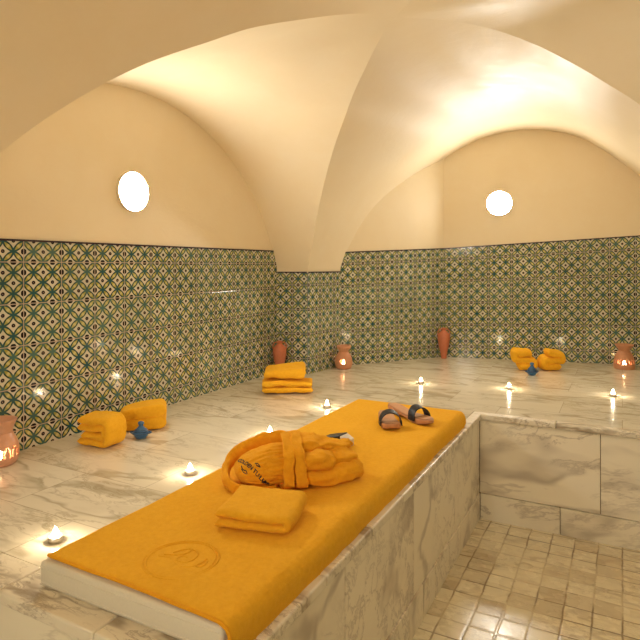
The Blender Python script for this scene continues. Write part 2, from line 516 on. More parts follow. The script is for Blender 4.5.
# coping stones with rounded nosing
def stone(name, x0, x1, y0, y1, z0, z1, mat, bv=.003):
    m = MB(); box(m, x0, x1, y0, y1, z0, z1); return m.build(name, mat, plat, smooth=False, bevel=bv)
ys = [PYF - LIP, 1.02, 1.31, 1.62, 1.90, 2.21, 2.52, 2.83, PYB - LIP]
for a, b_ in zip(ys, ys[1:]): stone('coping', PXE - .04 + .0005, PXE + LIP, a + .0008, b_ - .0008, -DT, .0006, M['coping'], .006)
xs = [PXE - .04, -.30, .20, .60, XE - .004]
for a, b_ in zip(xs, xs[1:]): stone('coping', a + .0008, b_ - .0008, PYB - LIP, PYB + .04, -DT, .0006, M['coping'], .006)
xs = [-2.05, -1.75, -1.36, -1.02, PXE - .04]
for a, b_ in zip(xs, xs[1:]): stone('coping', a + .0008, b_ - .0008, PYF - LIP, PYF + .115, -DT, .0006, M['coping'], .006)
ZP = -.43
for a, b_ in zip([.893, 1.443, 2.04, 2.63], [1.443, 2.04, 2.63, PYB]):
    stone('side_panel', PXE - .018, PXE, a + .0015, b_ - .0015, ZP + .002, -DT - .002, M['panel'], .002)
for a, b_ in zip([PXE, -.096, .49], [-.096, .49, XE - .004]):
    stone('side_panel', a + .0015, b_ - .0015, PYB, PYB + .018, ZP + .002, -DT - .002, M['panel'], .002)
for a, b_ in zip([-2.05, -1.83, -1.42, -1.08], [-1.83, -1.42, -1.08, PXE]):
    stone('side_panel', a + .0015, b_ - .0015, PYF, PYF + .018, ZP + .002, -DT - .002, M['panel'], .002)
yy = [.893, 1.2, 1.62, 1.98, 2.14, 2.30, 2.72, PYB]
for a, b_ in zip(yy, yy[1:]): stone('skirting', PXE - .016, PXE + .004, a + .0015, b_ - .0015, PZ, ZP - .001, M['panel'], .002)
xx = [PXE + .004, -.28, .12, .52, XE - .004]
for a, b_ in zip(xx, xx[1:]): stone('skirting', a + .0015, b_ - .0015, PYB - .004, PYB + .016, PZ, ZP - .001, M['panel'], .002)
xx = [-2.05, -1.6, -1.15, PXE]
for a, b_ in zip(xx, xx[1:]): stone('skirting', a + .0015, b_ - .0015, PYF - .004, PYF + .016, PZ, ZP - .001, M['panel'], .002)

# ------------------------------------------------------------------ lamps
def lamp(loc, ang, label, r=.105, g='lampglass'):
    t = thing('wall_lamp', label, 'lamp', loc, ang, None)        # local -y points into the room
    m = MB(); lathe(m, [(0.001, 0), (r, 0), (r + .001, .003), (r + .001, .019), (r - .001, .0215), (r - .004, .0215)], 40)
    m.build('lamp_ring', M['lampring'], t).rotation_euler = (PI / 2, 0, 0)
    m = MB(); lathe(m, [(r - .003, .019)] + [((r - .002) * math.cos(a), .0215 + .005 * math.sin(a)) for a in [i * PI / 2 / 8 for i in range(8)]] + [(.001, .0265)], 48)
    m.build('lamp_glass', M[g], t).rotation_euler = (PI / 2, 0, 0)
lamp((XW, 2.215, 1.194), PI / 2, 'round glowing wall lamp on the large arched plaster nearest the camera')
ang = math.atan2(W2[1] - W1[1], W2[0] - W1[0])
bx = -.938
lamp((bx, back_y(bx), 1.338), ang, 'round glowing wall lamp on the far arched plaster above the towel pair')
lamp((XE, 2.3, 1.30), -PI / 2, 'unseen round fill lamp added on the wall opposite the long tiled wall', g='fillglass_dim')  # invented weak fill light, out of view
lamp((-.8, YN, 1.30), PI, 'unseen round fill lamp added behind the camera, over the platform side', g='fillglass_bright')  # added out of view to light the room more evenly
lamp((.1, YN, 1.40), PI, 'unseen round fill lamp added behind the camera, over the pit side', g='fillglass_bright')  # second added fill light, never in view

# ------------------------------------------------------------------ mattress and sheet
mt = thing('massage_mattress', 'thin cream leatherette massage mattress lying along the platform edge', 'mattress', (-1.003, 1.90, 0))
X0, X1, Y0, Y1, HM = -.285, .285, -.968, .962, .064
m = MB(); box(m, X0, X1, Y0, Y1, .001, HM); m.build('cushion', M['vinyl'], mt, smooth=True, bevel=.010)
for z in (.013, .050):
    m = MB(); c_ = .006
    tube(m, [(X0 + .01, Y0 - .0005, z), (X1 - .01, Y0 - .0005, z), (X1 + .0005, Y0 + .01, z), (X1 + .0005, Y1 - .01, z), (X1 - .01, Y1, z), (X0 + .01, Y1, z), (X0 - .0005, Y1 - .01, z), (X0 - .0005, Y0 + .01, z)], .0016, 8, True)
    m.build('piping', M['vinyl'], mt)

def sheet_pt(s, q, off):
    """s across (0 left edge .. 1 hem on the right), q along (0 near .. 1 far)"""
    wt = .580; drop = .062; tot = wt + drop + .02
    L = s * tot; zt = HM + .006
    if L < wt - .02: x, z, nx, nz = X0 + .010 + L * (wt - .036) / (wt - .02), zt, 0, 1
    elif L < wt + .03:
        a = (L - (wt - .02)) / .05 * PI / 2; rr = .0318
        x = X0 - .006 + wt - .02 + rr * math.sin(a); z = zt - rr + rr * math.cos(a); nx, nz = math.sin(a), math.cos(a)
    else:
        x = X0 - .006 + wt - .02 + .0318; z = zt - .0318 - (L - wt - .03); nx, nz = 1, 0
    tl = Y1 - Y0 + .06; l = q * tl; ymax = Y1 - .015
    y = Y0 - .004 + l; ny = 0
    if y > ymax:
        a = min(1, (y - ymax) / .07) * PI / 2
        rr = .035; y = ymax + rr * math.sin(a); z2 = rr - rr * math.cos(a); 
        z = max(.008, z - z2); ny = math.sin(a) * .9
    nn = Vector((nx, ny, nz)).normalized()
    p = Vector((x, y, z))
    w = noise.noise(Vector((x * 5, y * 5, 1))) * .0025 + noise.noise(Vector((x * 14, y * 9, 4))) * .0012
    if 0 < L < wt: w += .0022 * noise.noise(Vector((x * 3 + y * 9, y * 2, 9)))
    if nx > .5: w += abs(noise.noise(Vector((y * 9, z * 6, 2)))) * .006
    edge = min(1, min(s, 1 - s) * 60, q * 120)
    p += nn * (max(w, -.002) + off * (0.35 + .65 * edge))
    # slanting near hem as in the photo
    if q < .12: p.y += (1 - q / .12) * (.022 * (1 - s) ** 1.5 + .010 * math.sin(s * 3.0))
    return p
sh = MB()
NS, NQ = 70, 150
top = [[sheet_pt(i / NS, j / NQ, .006) for j in range(NQ + 1)] for i in range(NS + 1)]
bot = [[sheet_pt(i / NS, j / NQ, .001) for j in range(NQ + 1)] for i in range(NS + 1)]
vv = [p for r in top for p in r] + [p for r in bot for p in r]; ff = []
NN = (NS + 1) * (NQ + 1)
for i in range(NS):
    for j in range(NQ):
        a = i * (NQ + 1) + j
        ff.append((a, a + NQ + 1, a + NQ + 2, a + 1)); ff.append((a + NN, a + 1 + NN, a + NQ + 2 + NN, a + NQ + 1 + NN))
for j in range(NQ):
    ff.append((j, j + 1, j + 1 + NN, j + NN)); a = NS * (NQ + 1) + j; ff.append((a, a + NN, a + 1 + NN, a + 1))
for i in range(NS):
    a = i * (NQ + 1); b2 = a + NQ + 1; ff.append((a, a + NN, b2 + NN, b2)); a += NQ; b2 += NQ; ff.append((a, b2, b2 + NN, a + NN))
sh.add(vv, ff)
bt = thing('bath_sheet', 'long orange terry bath sheet spread over the massage mattress', 'towel', (-1.003, 1.90, 0))
cloth = sh.build('terry_cloth', M['terry'], bt)
ZS = HM + .012                                   # top of the sheet
# hem along near edge
m = MB(); tube(m, [sheet_pt(i / 60, .0, .0045) + Vector((0, .001, 0)) for i in range(61)], .0042, 8); m.build('hem', M['terry2'], bt)
# embossed emblem: ring with a curling flame like motif
em = MB(); ec = Vector((-.962 + 1.003, 1.085 - 1.90, 0))
def E_(x, y): return (ec.x + x, ec.y + y, ZS + .0009)
for rr in (.092, .084):
    tube(em, [E_(rr * math.cos(a), rr * 1.0 * math.sin(a)) for a in [i * 2 * PI / 64 for i in range(64)]], .0018, 6, True)
RA = math.radians(25)
def rot(p): return (p[0] * math.cos(RA) - p[1] * math.sin(RA), p[0] * math.sin(RA) + p[1] * math.cos(RA))
for cv in ([(-.062, .012), (-.03, .004), (-.012, -.016), (.006, -.034), (.03, -.036), (.05, -.022), (.062, .004)],
           [(-.05, .02), (-.015, .02), (.006, .03), (.012, .05), (-.01, .045), (-.03, .03)],
           [(.012, .05), (.03, .036), (.036, .012), (.022, -.012), (.0, -.014), (-.012, .0), (-.0, .014), (.014, .006)],
           [(.04, -.026), (.052, -.036), (.064, -.024), (.066, -.004)]):
    tube(em, [E_(*rot((p.x, p.y))) for p in catmull([(a, b_, 0) for a, b_ in cv], 8)], .0020, 6)
em.build('emblem', M['terry'], bt)

# ------------------------------------------------------------------ folded towels
def resample(pts, n):
    L = [0]
    for a, b_ in zip(pts, pts[1:]): L.append(L[-1] + (b_ - a).length)
    out = []; k = 0
    for i in range(n):
        t = L[-1] * i / (n - 1)
        while k < len(L) - 2 and L[k + 1] < t: k += 1
        out.append(pts[k].lerp(pts[k + 1], (t - L[k]) / max(1e-9, L[k + 1] - L[k])))
    return out
def turn(cx, cz, r, right=True, n=8, up=True):
    """half circle of a fold from the lower to the upper layer"""
    s = 1 if right else -1
    return [(cx + s * r * abs(math.sin(a)) ** .6, cz - r * math.copysign(abs(math.cos(a)) ** .75, math.cos(a))) for a in [PI * i / n for i in range(n + 1)]]
def fold(mb, path, width, th, seed, n=90, m=22, amp=.003, rnd=1.0):
    """a strip of cloth whose side view is `path` (x, z), drawn out along y, with rounded edges"""
    P = resample([Vector((x, 0, z)) for x, z in path], n)
    T = [(P[min(n - 1, i + 1)] - P[max(0, i - 1)]).normalized() for i in range(n)]
    N = [Vector((-t.z, 0, t.x)) for t in T]
    rr = th * .55; v = []; f = []
    ysq = []
    for j in range(m):
        y = -math.cos(PI * j / (m - 1)) * .5; ysq.append(y * width)
    for j, y in enumerate(ysq):
        e = (abs(y) - (width / 2 - rr)) / rr
        k = math.sqrt(max(.02, 1 - e * e)) if e > 0 else 1
        side = []
        for i in range(n):
            ei = min(i, n - 1 - i) / 3; ke = math.sqrt(max(.06, 1 - (1 - min(1, ei)) ** 2))
            h = th / 2 * k * ke
            w = noise.noise_vector(Vector((P[i].x * 16 + seed * 7, y * 14, P[i].z * 16))) * amp * 1.6
            w += noise.noise_vector(Vector((P[i].x * 45 + seed, y * 30, P[i].z * 45))) * amp * .5
            base = P[i] + Vector((0, y, 0)) + w
            side.append((base + N[i] * h, base - N[i] * h))
        v += [a for a, b_ in side] + [b_ for a, b_ in reversed(side)]
    R = 2 * n
    for j in range(m - 1):
        for i in range(R):
            f.append((j * R + i, j * R + (i + 1) % R, (j + 1) * R + (i + 1) % R, (j + 1) * R + i))
    f.append(tuple(range(R - 1, -1, -1))); f.append(tuple((m - 1) * R + i for i in range(R)))
    mb.add(v, f)
def ground(o, z=0.0):
    zs = min(v.co.z for v in o.data.vertices)
    for v in o.data.vertices: v.co.z -= zs - .0005
    return max(v.co.z for v in o.data.vertices)

def towel(name, label, loc, rz, paths, width, th, seed, warp=None, group=None, amp=.003, mat='terry', cat='towel'):
    mb = MB()
    for p in paths: fold(mb, p, width, th, seed, amp=amp)
    o = mb.build(name, M[mat], None, warp=warp)
    h = ground(o); o.location = loc; o.rotation_euler = (0, 0, rz)
    tag(o, label, cat, group); return o, h

# near pair beside the long tiled wall
th = .030
def cfold(L, z0, z1, th, right=True):   # outer C of two layers joined on one side
    r = (z1 - z0) / 2; s = 1 if right else -1
    return [(-s * L, z0)] + turn(s * (L - r), (z0 + z1) / 2, r, right) + [(-s * L, z1)]
GT = 'orange towels folded on the marble platform'
towel('folded_towel', 'small folded orange towel, layered ends showing, left of the near blue clay pot', (-2.068, 1.806, 0), math.radians(3),
      [cfold(.088, .017, .113, .034), cfold(.066, .047, .083, .030)[:-1] + [(-.084, .082)]], .115, .033, 1,
      lambda p: (p.x, p.y, p.z * (1.0 + .5 * (p.x + .02) + .9 * p.y)), GT)
towel('folded_towel', 'plump orange towel folded in half against the tiled wall, right behind the near blue pot', (-2.102, 2.092, 0), math.radians(41),
      [[(-y, z) for y, z in cfold(.072, .032, .088, .06)]], .225, .056, 2, lambda p: (p.y, -p.x * 1.0, p.z * (1.02 + 1.3 * p.y - 6.0 * p.y * p.y)), GT)
# stack of two beside the pier
o, h = towel('folded_towel', 'bottom orange towel of the stack of two near the pier', (-1.885, 3.115, 0), math.radians(31),
      [[(-y, z) for y, z in [(-.085, .013), (.02, .013)] + turn(.060, .033, .020) + [(-.088, .051)]]], .315, .033, 3, lambda p: (p.y, -p.x, p.z * (1.0 - .25 * p.y - 2 * p.y * p.y)), GT, .006)
towel('folded_towel', 'top orange towel of the stack of two near the pier', (-1.905, 3.125, h + .001), math.radians(26),
      [cfold(.080, .018, .047, .036)], .255, .034, 4, lambda p: (p.y, -p.x, p.z * (1.05 + 1.1 * p.y - 6 * p.y * p.y - 1.8 * p.x)), GT, .005)
# far pair
def serp(L, th, n, s=1):
    out = []
    for k in range(n):
        z = th * (k + .5); r = th / 2
        if k % 2 == 0: out += [(-s * (L - r), z)] if k == 0 else []
        out += [(s * (L - r) * (1 if k % 2 == 0 else -1), z)]
        if k < n - 1: out += turn(s * (L - r) * (1 if k % 2 == 0 else -1), z + r, r, (s > 0) == (k % 2 == 0))[1:-1]
    return out
towel('folded_towel', 'far orange towel folded in layers, left of the small blue pot by the back wall', (*G(524, 369.5), 0), math.radians(24),
      [serp(.072, .049, 3)], .11, .054, 5, lambda p: (p.x, p.y, p.z * (1.02 - .8 * p.x + .8 * p.y)), GT, .006)
towel('folded_towel', 'far orange towel folded in layers, right of the small blue pot by the back wall', (*G(551.6, 370), 0), math.radians(32),
      [serp(.072, .049, 3, -1)], .11, .054, 6, lambda p: (p.x, p.y, p.z * (1.02 - 1.0 * p.x + .8 * p.y)), GT, .006)
# towel in front of the robe
towel('folded_towel', 'flat orange towel folded in half in front of the belted robe on the mattress', (-.914, 1.368, ZS + .001), math.radians(15),
      [cfold(.103, .013, .038, .025)], .190, .0245, 8, lambda p: (p.x + .10 * p.y * 0, p.y, p.z * (1 + .6 * p.y)), None, .0025)

# ------------------------------------------------------------------ bathrobe
RO = Vector((-1.048, 1.494, ZS + .001)); RR = math.radians(43)
robe = thing('bathrobe', 'folded orange terry bathrobe tied with its own belt, dark embroidery on it', 'bathrobe', RO, RR); robe.scale = (.91, .93, .84)
def blob(mb, pts, rad, seed, nu=48, nv=40, wr=.004, pleat=0, pn=9, e=2.4, per=8):
    """soft cushion swept along pts; rad = list of (half depth, half height) at the points"""
    C = catmull(pts, per); n = len(C); rt = [(i / (len(rad) - 1), r) for i, r in enumerate(rad)]
    rd = [(t, r[0]) for t, r in rt]; rh = [(t, r[1]) for t, r in rt]
    v = []; f = []
    for i in range(nu):
        u = i / (nu - 1); uu = .5 - .5 * math.cos(PI * u)
        k = min(n - 2, int(uu * (n - 1))); c = C[k].lerp(C[k + 1], uu * (n - 1) - k)
        t = (C[min(n - 1, k + 2)] - C[max(0, k - 1)]).normalized()
        s = t.cross(Vector((0, 0, 1))).normalized(); up = s.cross(t)
        cap = (1 - abs(2 * uu - 1) ** 5) ** .5 if 0 < uu < 1 else 0.0
        a_, b_ = interp(rd, uu) * max(.02, cap), interp(rh, uu) * max(.02, cap)
        for j in range(nv):
            q = 2 * PI * j / nv; cq, sq = math.cos(q), math.sin(q)
            x = math.copysign(abs(cq) ** (2 / e), cq); y = math.copysign(abs(sq) ** (2 / e), sq)
            g = 1 + pleat * (abs(math.sin(q * pn / 2 + 2.2 * noise.noise(Vector((uu * 2, seed, 0))))) - .5) * (.35 + .65 * uu)
            p = c + s * (a_ * x * g) + up * (b_ * y * g)
            p += noise.noise_vector(Vector((p.x * 14 + seed * 5, p.y * 14, p.z * 14))) * wr * 2.6
            p += noise.noise_vector(Vector((p.x * 38 + seed * 5, p.y * 38, p.z * 38))) * wr * 1.1
            p += (s * x + up * y) * wr * 1.5 * abs(noise.noise(Vector((p.x * 7 + seed, p.y * 42, p.z * 42)))) * 2
            v.append(p)
    for i in range(nu - 1):
        for j in range(nv):
            f.append((i * nv + j, i * nv + (j + 1) % nv, (i + 1) * nv + (j + 1) % nv, (i + 1) * nv + j))
    f.append(tuple(range(nv - 1, -1, -1))); f.append(tuple((nu - 1) * nv + j for j in range(nv)))
    mb.add(v, f)
def floorclip(o, zmin=.001):
    for v in o.data.vertices:
        if v.co.z < zmin: v.co.z = zmin
lb = MB()   # gathered front panel
blob(lb, [(-.035, .085, .045), (.03, .085, .062), (.11, .09, .070), (.20, .095, .072)], [(.045, .036), (.085, .058), (.088, .068), (.072, .068)], 11, 64, 160, .003, .065, 26)
body = lb.build('gathered_panel', M['terry2'], robe); floorclip(body)
rb = MB()   # lower layers to the right of the belt
blob(rb, [(.18, .07, .034), (.28, .065, .032), (.36, .075, .032), (.435, .10, .034)], [(.085, .034), (.088, .032), (.085, .032), (.07, .034)], 12, 60, 60, .005, .05, 6)
blob(rb, [(.18, .15, .05), (.28, .16, .05), (.38, .17, .045)], [(.085, .05), (.085, .05), (.07, .045)], 13, 50, 50, .005)
o = rb.build('lower_layers', M['terry2'], robe); floorclip(o)
sl = MB(); blob(sl, [(.19, .045, .092), (.25, .035, .090), (.325, .045, .080)], [(.050, .030), (.050, .033), (.042, .028)], 14, 50, 50, .004, .03, 5)
sl.build('sleeve', M['terry2'], robe)
sl = MB(); blob(sl, [(.27, .085, .084), (.35, .085, .082), (.425, .10, .072)], [(.045, .026), (.048, .028), (.034, .020)], 15, 50, 50, .004, .03, 5)
sl.build('sleeve', M['terry2'], robe)
tp = MB()
blob(tp, [(.15, .13, .128), (.24, .13, .130), (.33, .14, .115), (.43, .15, .098)], [(.075, .026), (.078, .024), (.06, .020), (.02, .012)], 16, 60, 60, .005, .04, 7)
blob(tp, [(.16, .19, .10), (.25, .195, .10), (.34, .20, .075)], [(.06, .05), (.055, .040), (.035, .022)], 17, 50, 50, .005, .03, 5)
tp.build('upper_layers', M['terry2'], robe)
cl = MB(); cp = catmull([(.19, .165, .142), (.12, .185, .142), (.04, .20, .118), (-.025, .185, .085), (-.062, .14, .052), (-.068, .085, .030), (-.052, .03, .022), (-.01, .005, .014), (.05, .002, .010), (.10, .0, .010)], 8)
tube(cl, cp, lambda t: ((.015, .030) if t < .45 else (.015 - .007 * (t - .45) / .55, .030 - .018 * (t - .45) / .55)), 20)
cl.v = [p + noise.noise_vector(p * 24) * .007 + noise.noise_vector(p * 60) * .003 for p in cl.v]
floorclip(cl.build('collar', M['terry2'], robe, sub=1))
# belt: two turns of a flat strap round the bundle
def strap(mb, path, half, th_, seed):
    C = catmull(path, 8, True); n = len(C); v = []; f = []
    cen = sum(C, Vector()) / n
    for i, p in enumerate(C):
        t = (C[(i + 1) % n] - C[i - 1]).normalized(); ax = Vector((1, 0, 0)); ax = (ax - t * ax.dot(t)).normalized(); nr = t.cross(ax).normalized()
        if nr.dot(p - cen) < 0: nr = -nr
        for k in range(14):
            q = 2 * PI * k / 14
            fold_ = .0025 * math.sin(q * 3 + i * .3)
            v.append(p + ax * half * math.copysign(abs(math.cos(q)) ** .7, math.cos(q)) + nr * (th_ * math.sin(q) + fold_))
    for i in range(n):
        for k in range(14): f.append((i * 14 + k, i * 14 + (k + 1) % 14, ((i + 1) % n) * 14 + (k + 1) % 14, ((i + 1) % n) * 14 + k))
    mb.add(v, f)
b1 = MB()
strap(b1, [(.140, -.010, .014), (.142, -.012, .07), (.148, .015, .128), (.155, .08, .157), (.165, .15, .166), (.180, .215, .140), (.180, .25, .06), (.165, .20, .012), (.130, .08, .010)], .021, .007, 1)
strap(b1, [(.186, -.014, .014), (.186, -.016, .07), (.186, .012, .130), (.188, .08, .160), (.198, .15, .168), (.205, .222, .142), (.205, .255, .06), (.195, .20, .012), (.165, .08, .010)], .021, .008, 2)
b1.v = [p + noise.noise_vector(p * 30) * .006 for p in b1.v]
bo = b1.build('belt', M['terry2'], robe, sub=1); floorclip(bo)
# embroidered lettering, laid onto the panel
bpy.context.view_layer.update()
bvh = BVHTree.FromPolygons([v.co for v in body.data.vertices], [tuple(p.vertices) for p in body.data.polygons])
def embroider(text, size, org, ux, uy, nrm, bend=0, kind='text'):
    cu = bpy.data.curves.new('lettering', 'FONT'); cu.body = text; cu.size = size; cu.align_x = 'CENTER'; cu.align_y = 'CENTER'; cu.offset = size * .03
    tmp = bpy.data.objects.new('tmp_lettering', cu); COL.objects.link(tmp); bpy.context.view_layer.update()
    me = bpy.data.meshes.new_from_object(tmp.evaluated_get(bpy.context.evaluated_depsgraph_get()))
    bpy.data.objects.remove(tmp); bpy.data.curves.remove(cu)
    bm = bmesh.new(); bm.from_mesh(me)
    bmesh.ops.triangulate(bm, faces=bm.faces)
    bmesh.ops.subdivide_edges(bm, edges=[e for e in bm.edges if e.calc_length() > size * .3], cuts=1)
    for v in bm.verts:
        x, y = v.co.x, v.co.y - bend * v.co.x ** 2
        p = org + ux * x + uy * y
        h = bvh.ray_cast(p + nrm * .2, -nrm)
        v.co = (h[0] if h[0] is not None else p) + nrm * .0016
    bmesh.ops.triangulate(bm, faces=bm.faces)
    out = ([v.co.copy() for v in bm.verts], [tuple(v.index for v in f.verts) for f in bm.faces]); bm.free()
    return out
nrm = Vector((-.55, -.60, .58)).normalized()
tu = Vector((.55, -.45, -.45)); tu = (tu - nrm * tu.dot(nrm)).normalized(); tv = nrm.cross(tu).normalized()
org = Vector((.020, .03, .083))
le = MB()
for tx, s_, off in (('GOLDEN TULIP', .0195, .0),):
    v_, f_ = embroider(tx, s_, org + tv * off, tu, tv, nrm, 3.0); le.add(v_, f_)
def stroke(pts, r):
    out = []
    for a, b_ in pts:
        p = org + tu * a + tv * b_; h = bvh.ray_cast(p + nrm * .2, -nrm); out.append((h[0] if h[0] is not None else p) + nrm * .001)
    tube(le, out, r, 6)
def curve2(pts): return [(p.x, p.y) for p in catmull([(a, b_, 0) for a, b_ in pts], 6)]
stroke(curve2([(.004, .020), (.014, .026), (.026, .022), (.018, .019), (.010, .020)]), .0016)
stroke(curve2([(-.03, -.018), (-.016, -.024), (.0, -.020), (.008, -.026)]), .0016)
stroke(curve2([(-.022, -.026), (-.010, -.030), (.004, -.028)]), .0013)
le.build('embroidery', M['thread'], robe, smooth=False)
# small black and white packet behind the robe
pk = thing('leaflet_packet', 'small black packet with a white end peeking out behind the robe', 'packet', (-1.022, 2.08, ZS + .001), math.radians(-8))
m = MB(); box(m, -.055, .03, -.03, .03, 0, .048)
for i in (4, 6): m.v[i].z -= .022
m.build('sleeve_cover', M['black'], pk, smooth=False, bevel=.004)
m = MB(); box(m, .0302, .062, -.029, .029, 0, .045)
for i in (5, 7): m.v[i].z -= .016
m.build('white_insert', M['white'], pk, smooth=False, bevel=.003)

# ------------------------------------------------------------------ sandals
def sandal(label, loc, rz, L=.30, W=.088, tilt=0):
    t = thing('wooden_sandal', label, 'sandal', loc, rz, 'pair of wooden sandals on the bath sheet')
    def outline(q):            # half width along the length, toe at +x
        return W / 2 * interp([(0, .30), (.05, .62), (.15, .80), (.35, .80), (.55, .88), (.75, 1.0), (.88, .92), (.96, .62), (1, .28)], q)
    def top(q): return .030 + .006 * math.cos(q * 2 * PI) - .010 * max(0, q - .3)
    def bot(q): return (.0 if q < .26 else .0 + .010 * math.sin(min(1, (q - .26) / .44) * PI)) + max(0, q - .85) * .09
    def pt(i, j):
        q = .5 - .5 * math.cos(PI * i); a = 2 * PI * j; h = outline(q); cs, sn = math.cos(a), math.sin(a)
        z = (top(q) if sn > 0 else bot(q)); mid = (top(q) + bot(q)) / 2
        y = h * math.copysign(abs(cs) ** .25, cs); zz = mid + (top(q) - bot(q)) / 2 * math.copysign(abs(sn) ** .25, sn)
        return ((q - .5) * L, y, zz)
    m = MB(); grid(m, pt, 40, 32, False, True); m.f.append(tuple(range(32))); m.f.append(tuple(39 * 32 + k for k in range(31, -1, -1)))
    m.build('sole', M['wood'], t)
    m = MB()
    vs = []; fs_ = []
    for i in range(30):
        q = .04 + .92 * i / 29
        for s in (-1, -.5, 0, .5, 1): vs.append(((q - .5) * L, s * outline(q) * .88, top(q) + .0022))
    for i in range(29):
        for k in range(4): a = i * 5 + k; fs_.append((a, a + 5, a + 6, a + 1))
    m.add(vs, fs_); m.build('insole', M['insole'], t)
    m = MB(); q0 = .74; hw = outline(q0) + .003; v = []; f = []
    nn = 26
    for k in range(nn):
        a = PI * k / (nn - 1); y = hw * math.cos(a) * 1.0; z = .012 + .058 * math.sin(a) ** .8
        for dx, lift in ((-.024, 0), (.024, -.006)):
            for o_ in (0, .0045):
                v.append(((q0 - .5) * L + dx - .012 * math.sin(a), y * (1 + o_ / hw), z + o_ * math.sin(a) + lift * math.sin(a)))
    for k in range(nn - 1):
        a = k * 4
        for p, q in ((0, 1), (1, 3), (3, 2), (2, 0)): f.append((a + p, a + q, a + 4 + q, a + 4 + p))
    f += [(0, 1, 3, 2), tuple((nn - 1) * 4 + i for i in (0, 2, 3, 1))]
    m.add(v, f); m.build('strap', M['strap'], t, bevel=.001)
    return t
sandal('wooden sandal with a black strap lying crosswise, toe towards the sunken floor', (-.895, 2.600, ZS + .002), math.atan2(-.205, .285), .33, .082)
sandal('wooden sandal seen from its end with a thin black strap arch, nearer the robe', (-.945, 2.452, ZS + .002), math.atan2(-.20, .118), .225, .086)

# ------------------------------------------------------------------ tea lights
def tealight(x, y, label, s=1.0):
    t = thing('tea_light', label, 'candle', (x, y, .0005), random.random() * 6, 'tea lights scattered on the marble platform')
    R = .0205 * s
    m = MB(); lathe(m, [(.001, 0), (R - .001, 0), (R, .001), (R, .0155), (R - .0006, .0157), (R - .001, .0150), (R - .0012, .003), (.001, .003)], 28, cap=False); m.build('tin_cup', M['tin'], t)
    m = MB(); lathe(m, [(.001, .0035), (R - .0014, .0035), (R - .0014, .0125), (.004, .0118), (.001, .0115)], 24, cap=False); m.build('wax', M['wax'], t)
    m = MB(); tube(m, [(0, 0, .011), (0, 0, .016), (.001, 0, .019)], .0008, 6); m.build('wick', M['wick'], t)
    m = MB(); lathe(m, [(.0008, .015), (.0060, .018), (.0085, .023), (.0075, .029), (.0045, .034), (.0018, .039), (.0004, .042)], 14); m.build('flame', M['flame'], t)
    L = bpy.data.lights.new('candle_light', 'POINT'); L.energy = .2; L.color = (1, .80, .56); L.shadow_soft_size = .006
    lo = bpy.data.objects.new('candle_light', L); link(lo, t); lo.location = (0, 0, .037)
TL = [(-1.503, 1.223, 'tea light at the near corner of the mattress, closest to the camera'),
      (-1.418, 1.70, 'tea light beside the mattress between the near towels and the robe'),
      (-1.415, 2.214, 'tea light just behind the bathrobe beside the mattress'),
      (-1.481, 2.893, 'tea light in front of the stack of two towels near the pier'),
      (-1.292, 3.80, 'tea light farthest from the camera, between sandals and the clay vase'),
      (-.671, 3.893, 'tea light in front of the far towel pair and small blue pot'),
      (.05, 4.055, 'tea light on the right near the sunken floor, in front of the clay burner')]
for (px, py), (_, _, lab) in zip([(55.5, 541), (190, 474), (270, 435), (327, 407.5), (421, 383.5), (509, 389), (613, 396)], TL):
    x, y = G(px, py); tealight(x, y, lab)

# ------------------------------------------------------------------ clay burners, vases, pots
def burner(label, loc, rz, prof_body, prof_bowl, holes, mat, s=1.0, hole_mode='frieze'):
    t = thing('clay_burner', label, 'oil burner', loc, rz)
    n = 120; rows = 60
    zs0, zs1 = prof_body[0][1], prof_body[-1][1]
    tab = [(z, r) for r, z in prof_body]
    v = []; f = []
    for i in range(rows + 1):
        z = zs0 + (zs1 - zs0) * i / rows; r = interp(tab, z)
        for k in range(n): a = 2 * PI * k / n; v.append((r * math.cos(a), r * math.sin(a), z))
    for i in range(rows):
        zc = zs0 + (zs1 - zs0) * (i + .5) / rows
        for k in range(n):
            if not holes(2 * PI * (k + .5) / n, zc): f.append((i * n + k, i * n + (k + 1) % n, (i + 1) * n + (k + 1) % n, (i + 1) * n + k))
    m = MB(); m.add(v, f); b_ = m.build('body', mat, t)
    so = b_.modifiers.new('thick', 'SOLIDIFY'); so.thickness = .005; so.offset = -1
    m = MB(); lathe(m, [(.001, zs0), (prof_body[0][0] - .002, zs0), (prof_body[0][0] - .002, zs0 + .004), (.001, zs0 + .004)], 36, cap=False); m.build('base', mat, t)
    m = MB(); lathe(m, prof_bowl, 48, cap=False); m.build('bowl', mat, t)
    m = MB(); lathe(m, [(.0008, .018), (.008, .022), (.012, .032), (.010, .046), (.004, .062), (.0006, .070)], 14); m.build('flame', M['flame_soft'], t)
    L = bpy.data.lights.new('burner_light', 'POINT'); L.energy = .35; L.color = (1, .62, .28); L.shadow_soft_size = .012
    lo = bpy.data.objects.new('burner_light', L); link(lo, t); lo.location = (0, 0, .045)
    return t
def frieze(z0, z1, k, ph=0):
    def h(a, z):
        if not z0 < z < z1: return False
        q = (z - z0) / (z1 - z0); c = (a * k / (2 * PI) + ph) % 1
        x = c - .5
        arch = abs(x) < .30 * (1 - q) ** .5 and abs(x) > .10 * (1 - q)
        leaf = abs(abs(x) - .42 * q) < .085 and q > .15
        return (arch and q < .75) or leaf
    return h
def poly_scale(p, s): return [(r * s, z * s) for r, z in p]
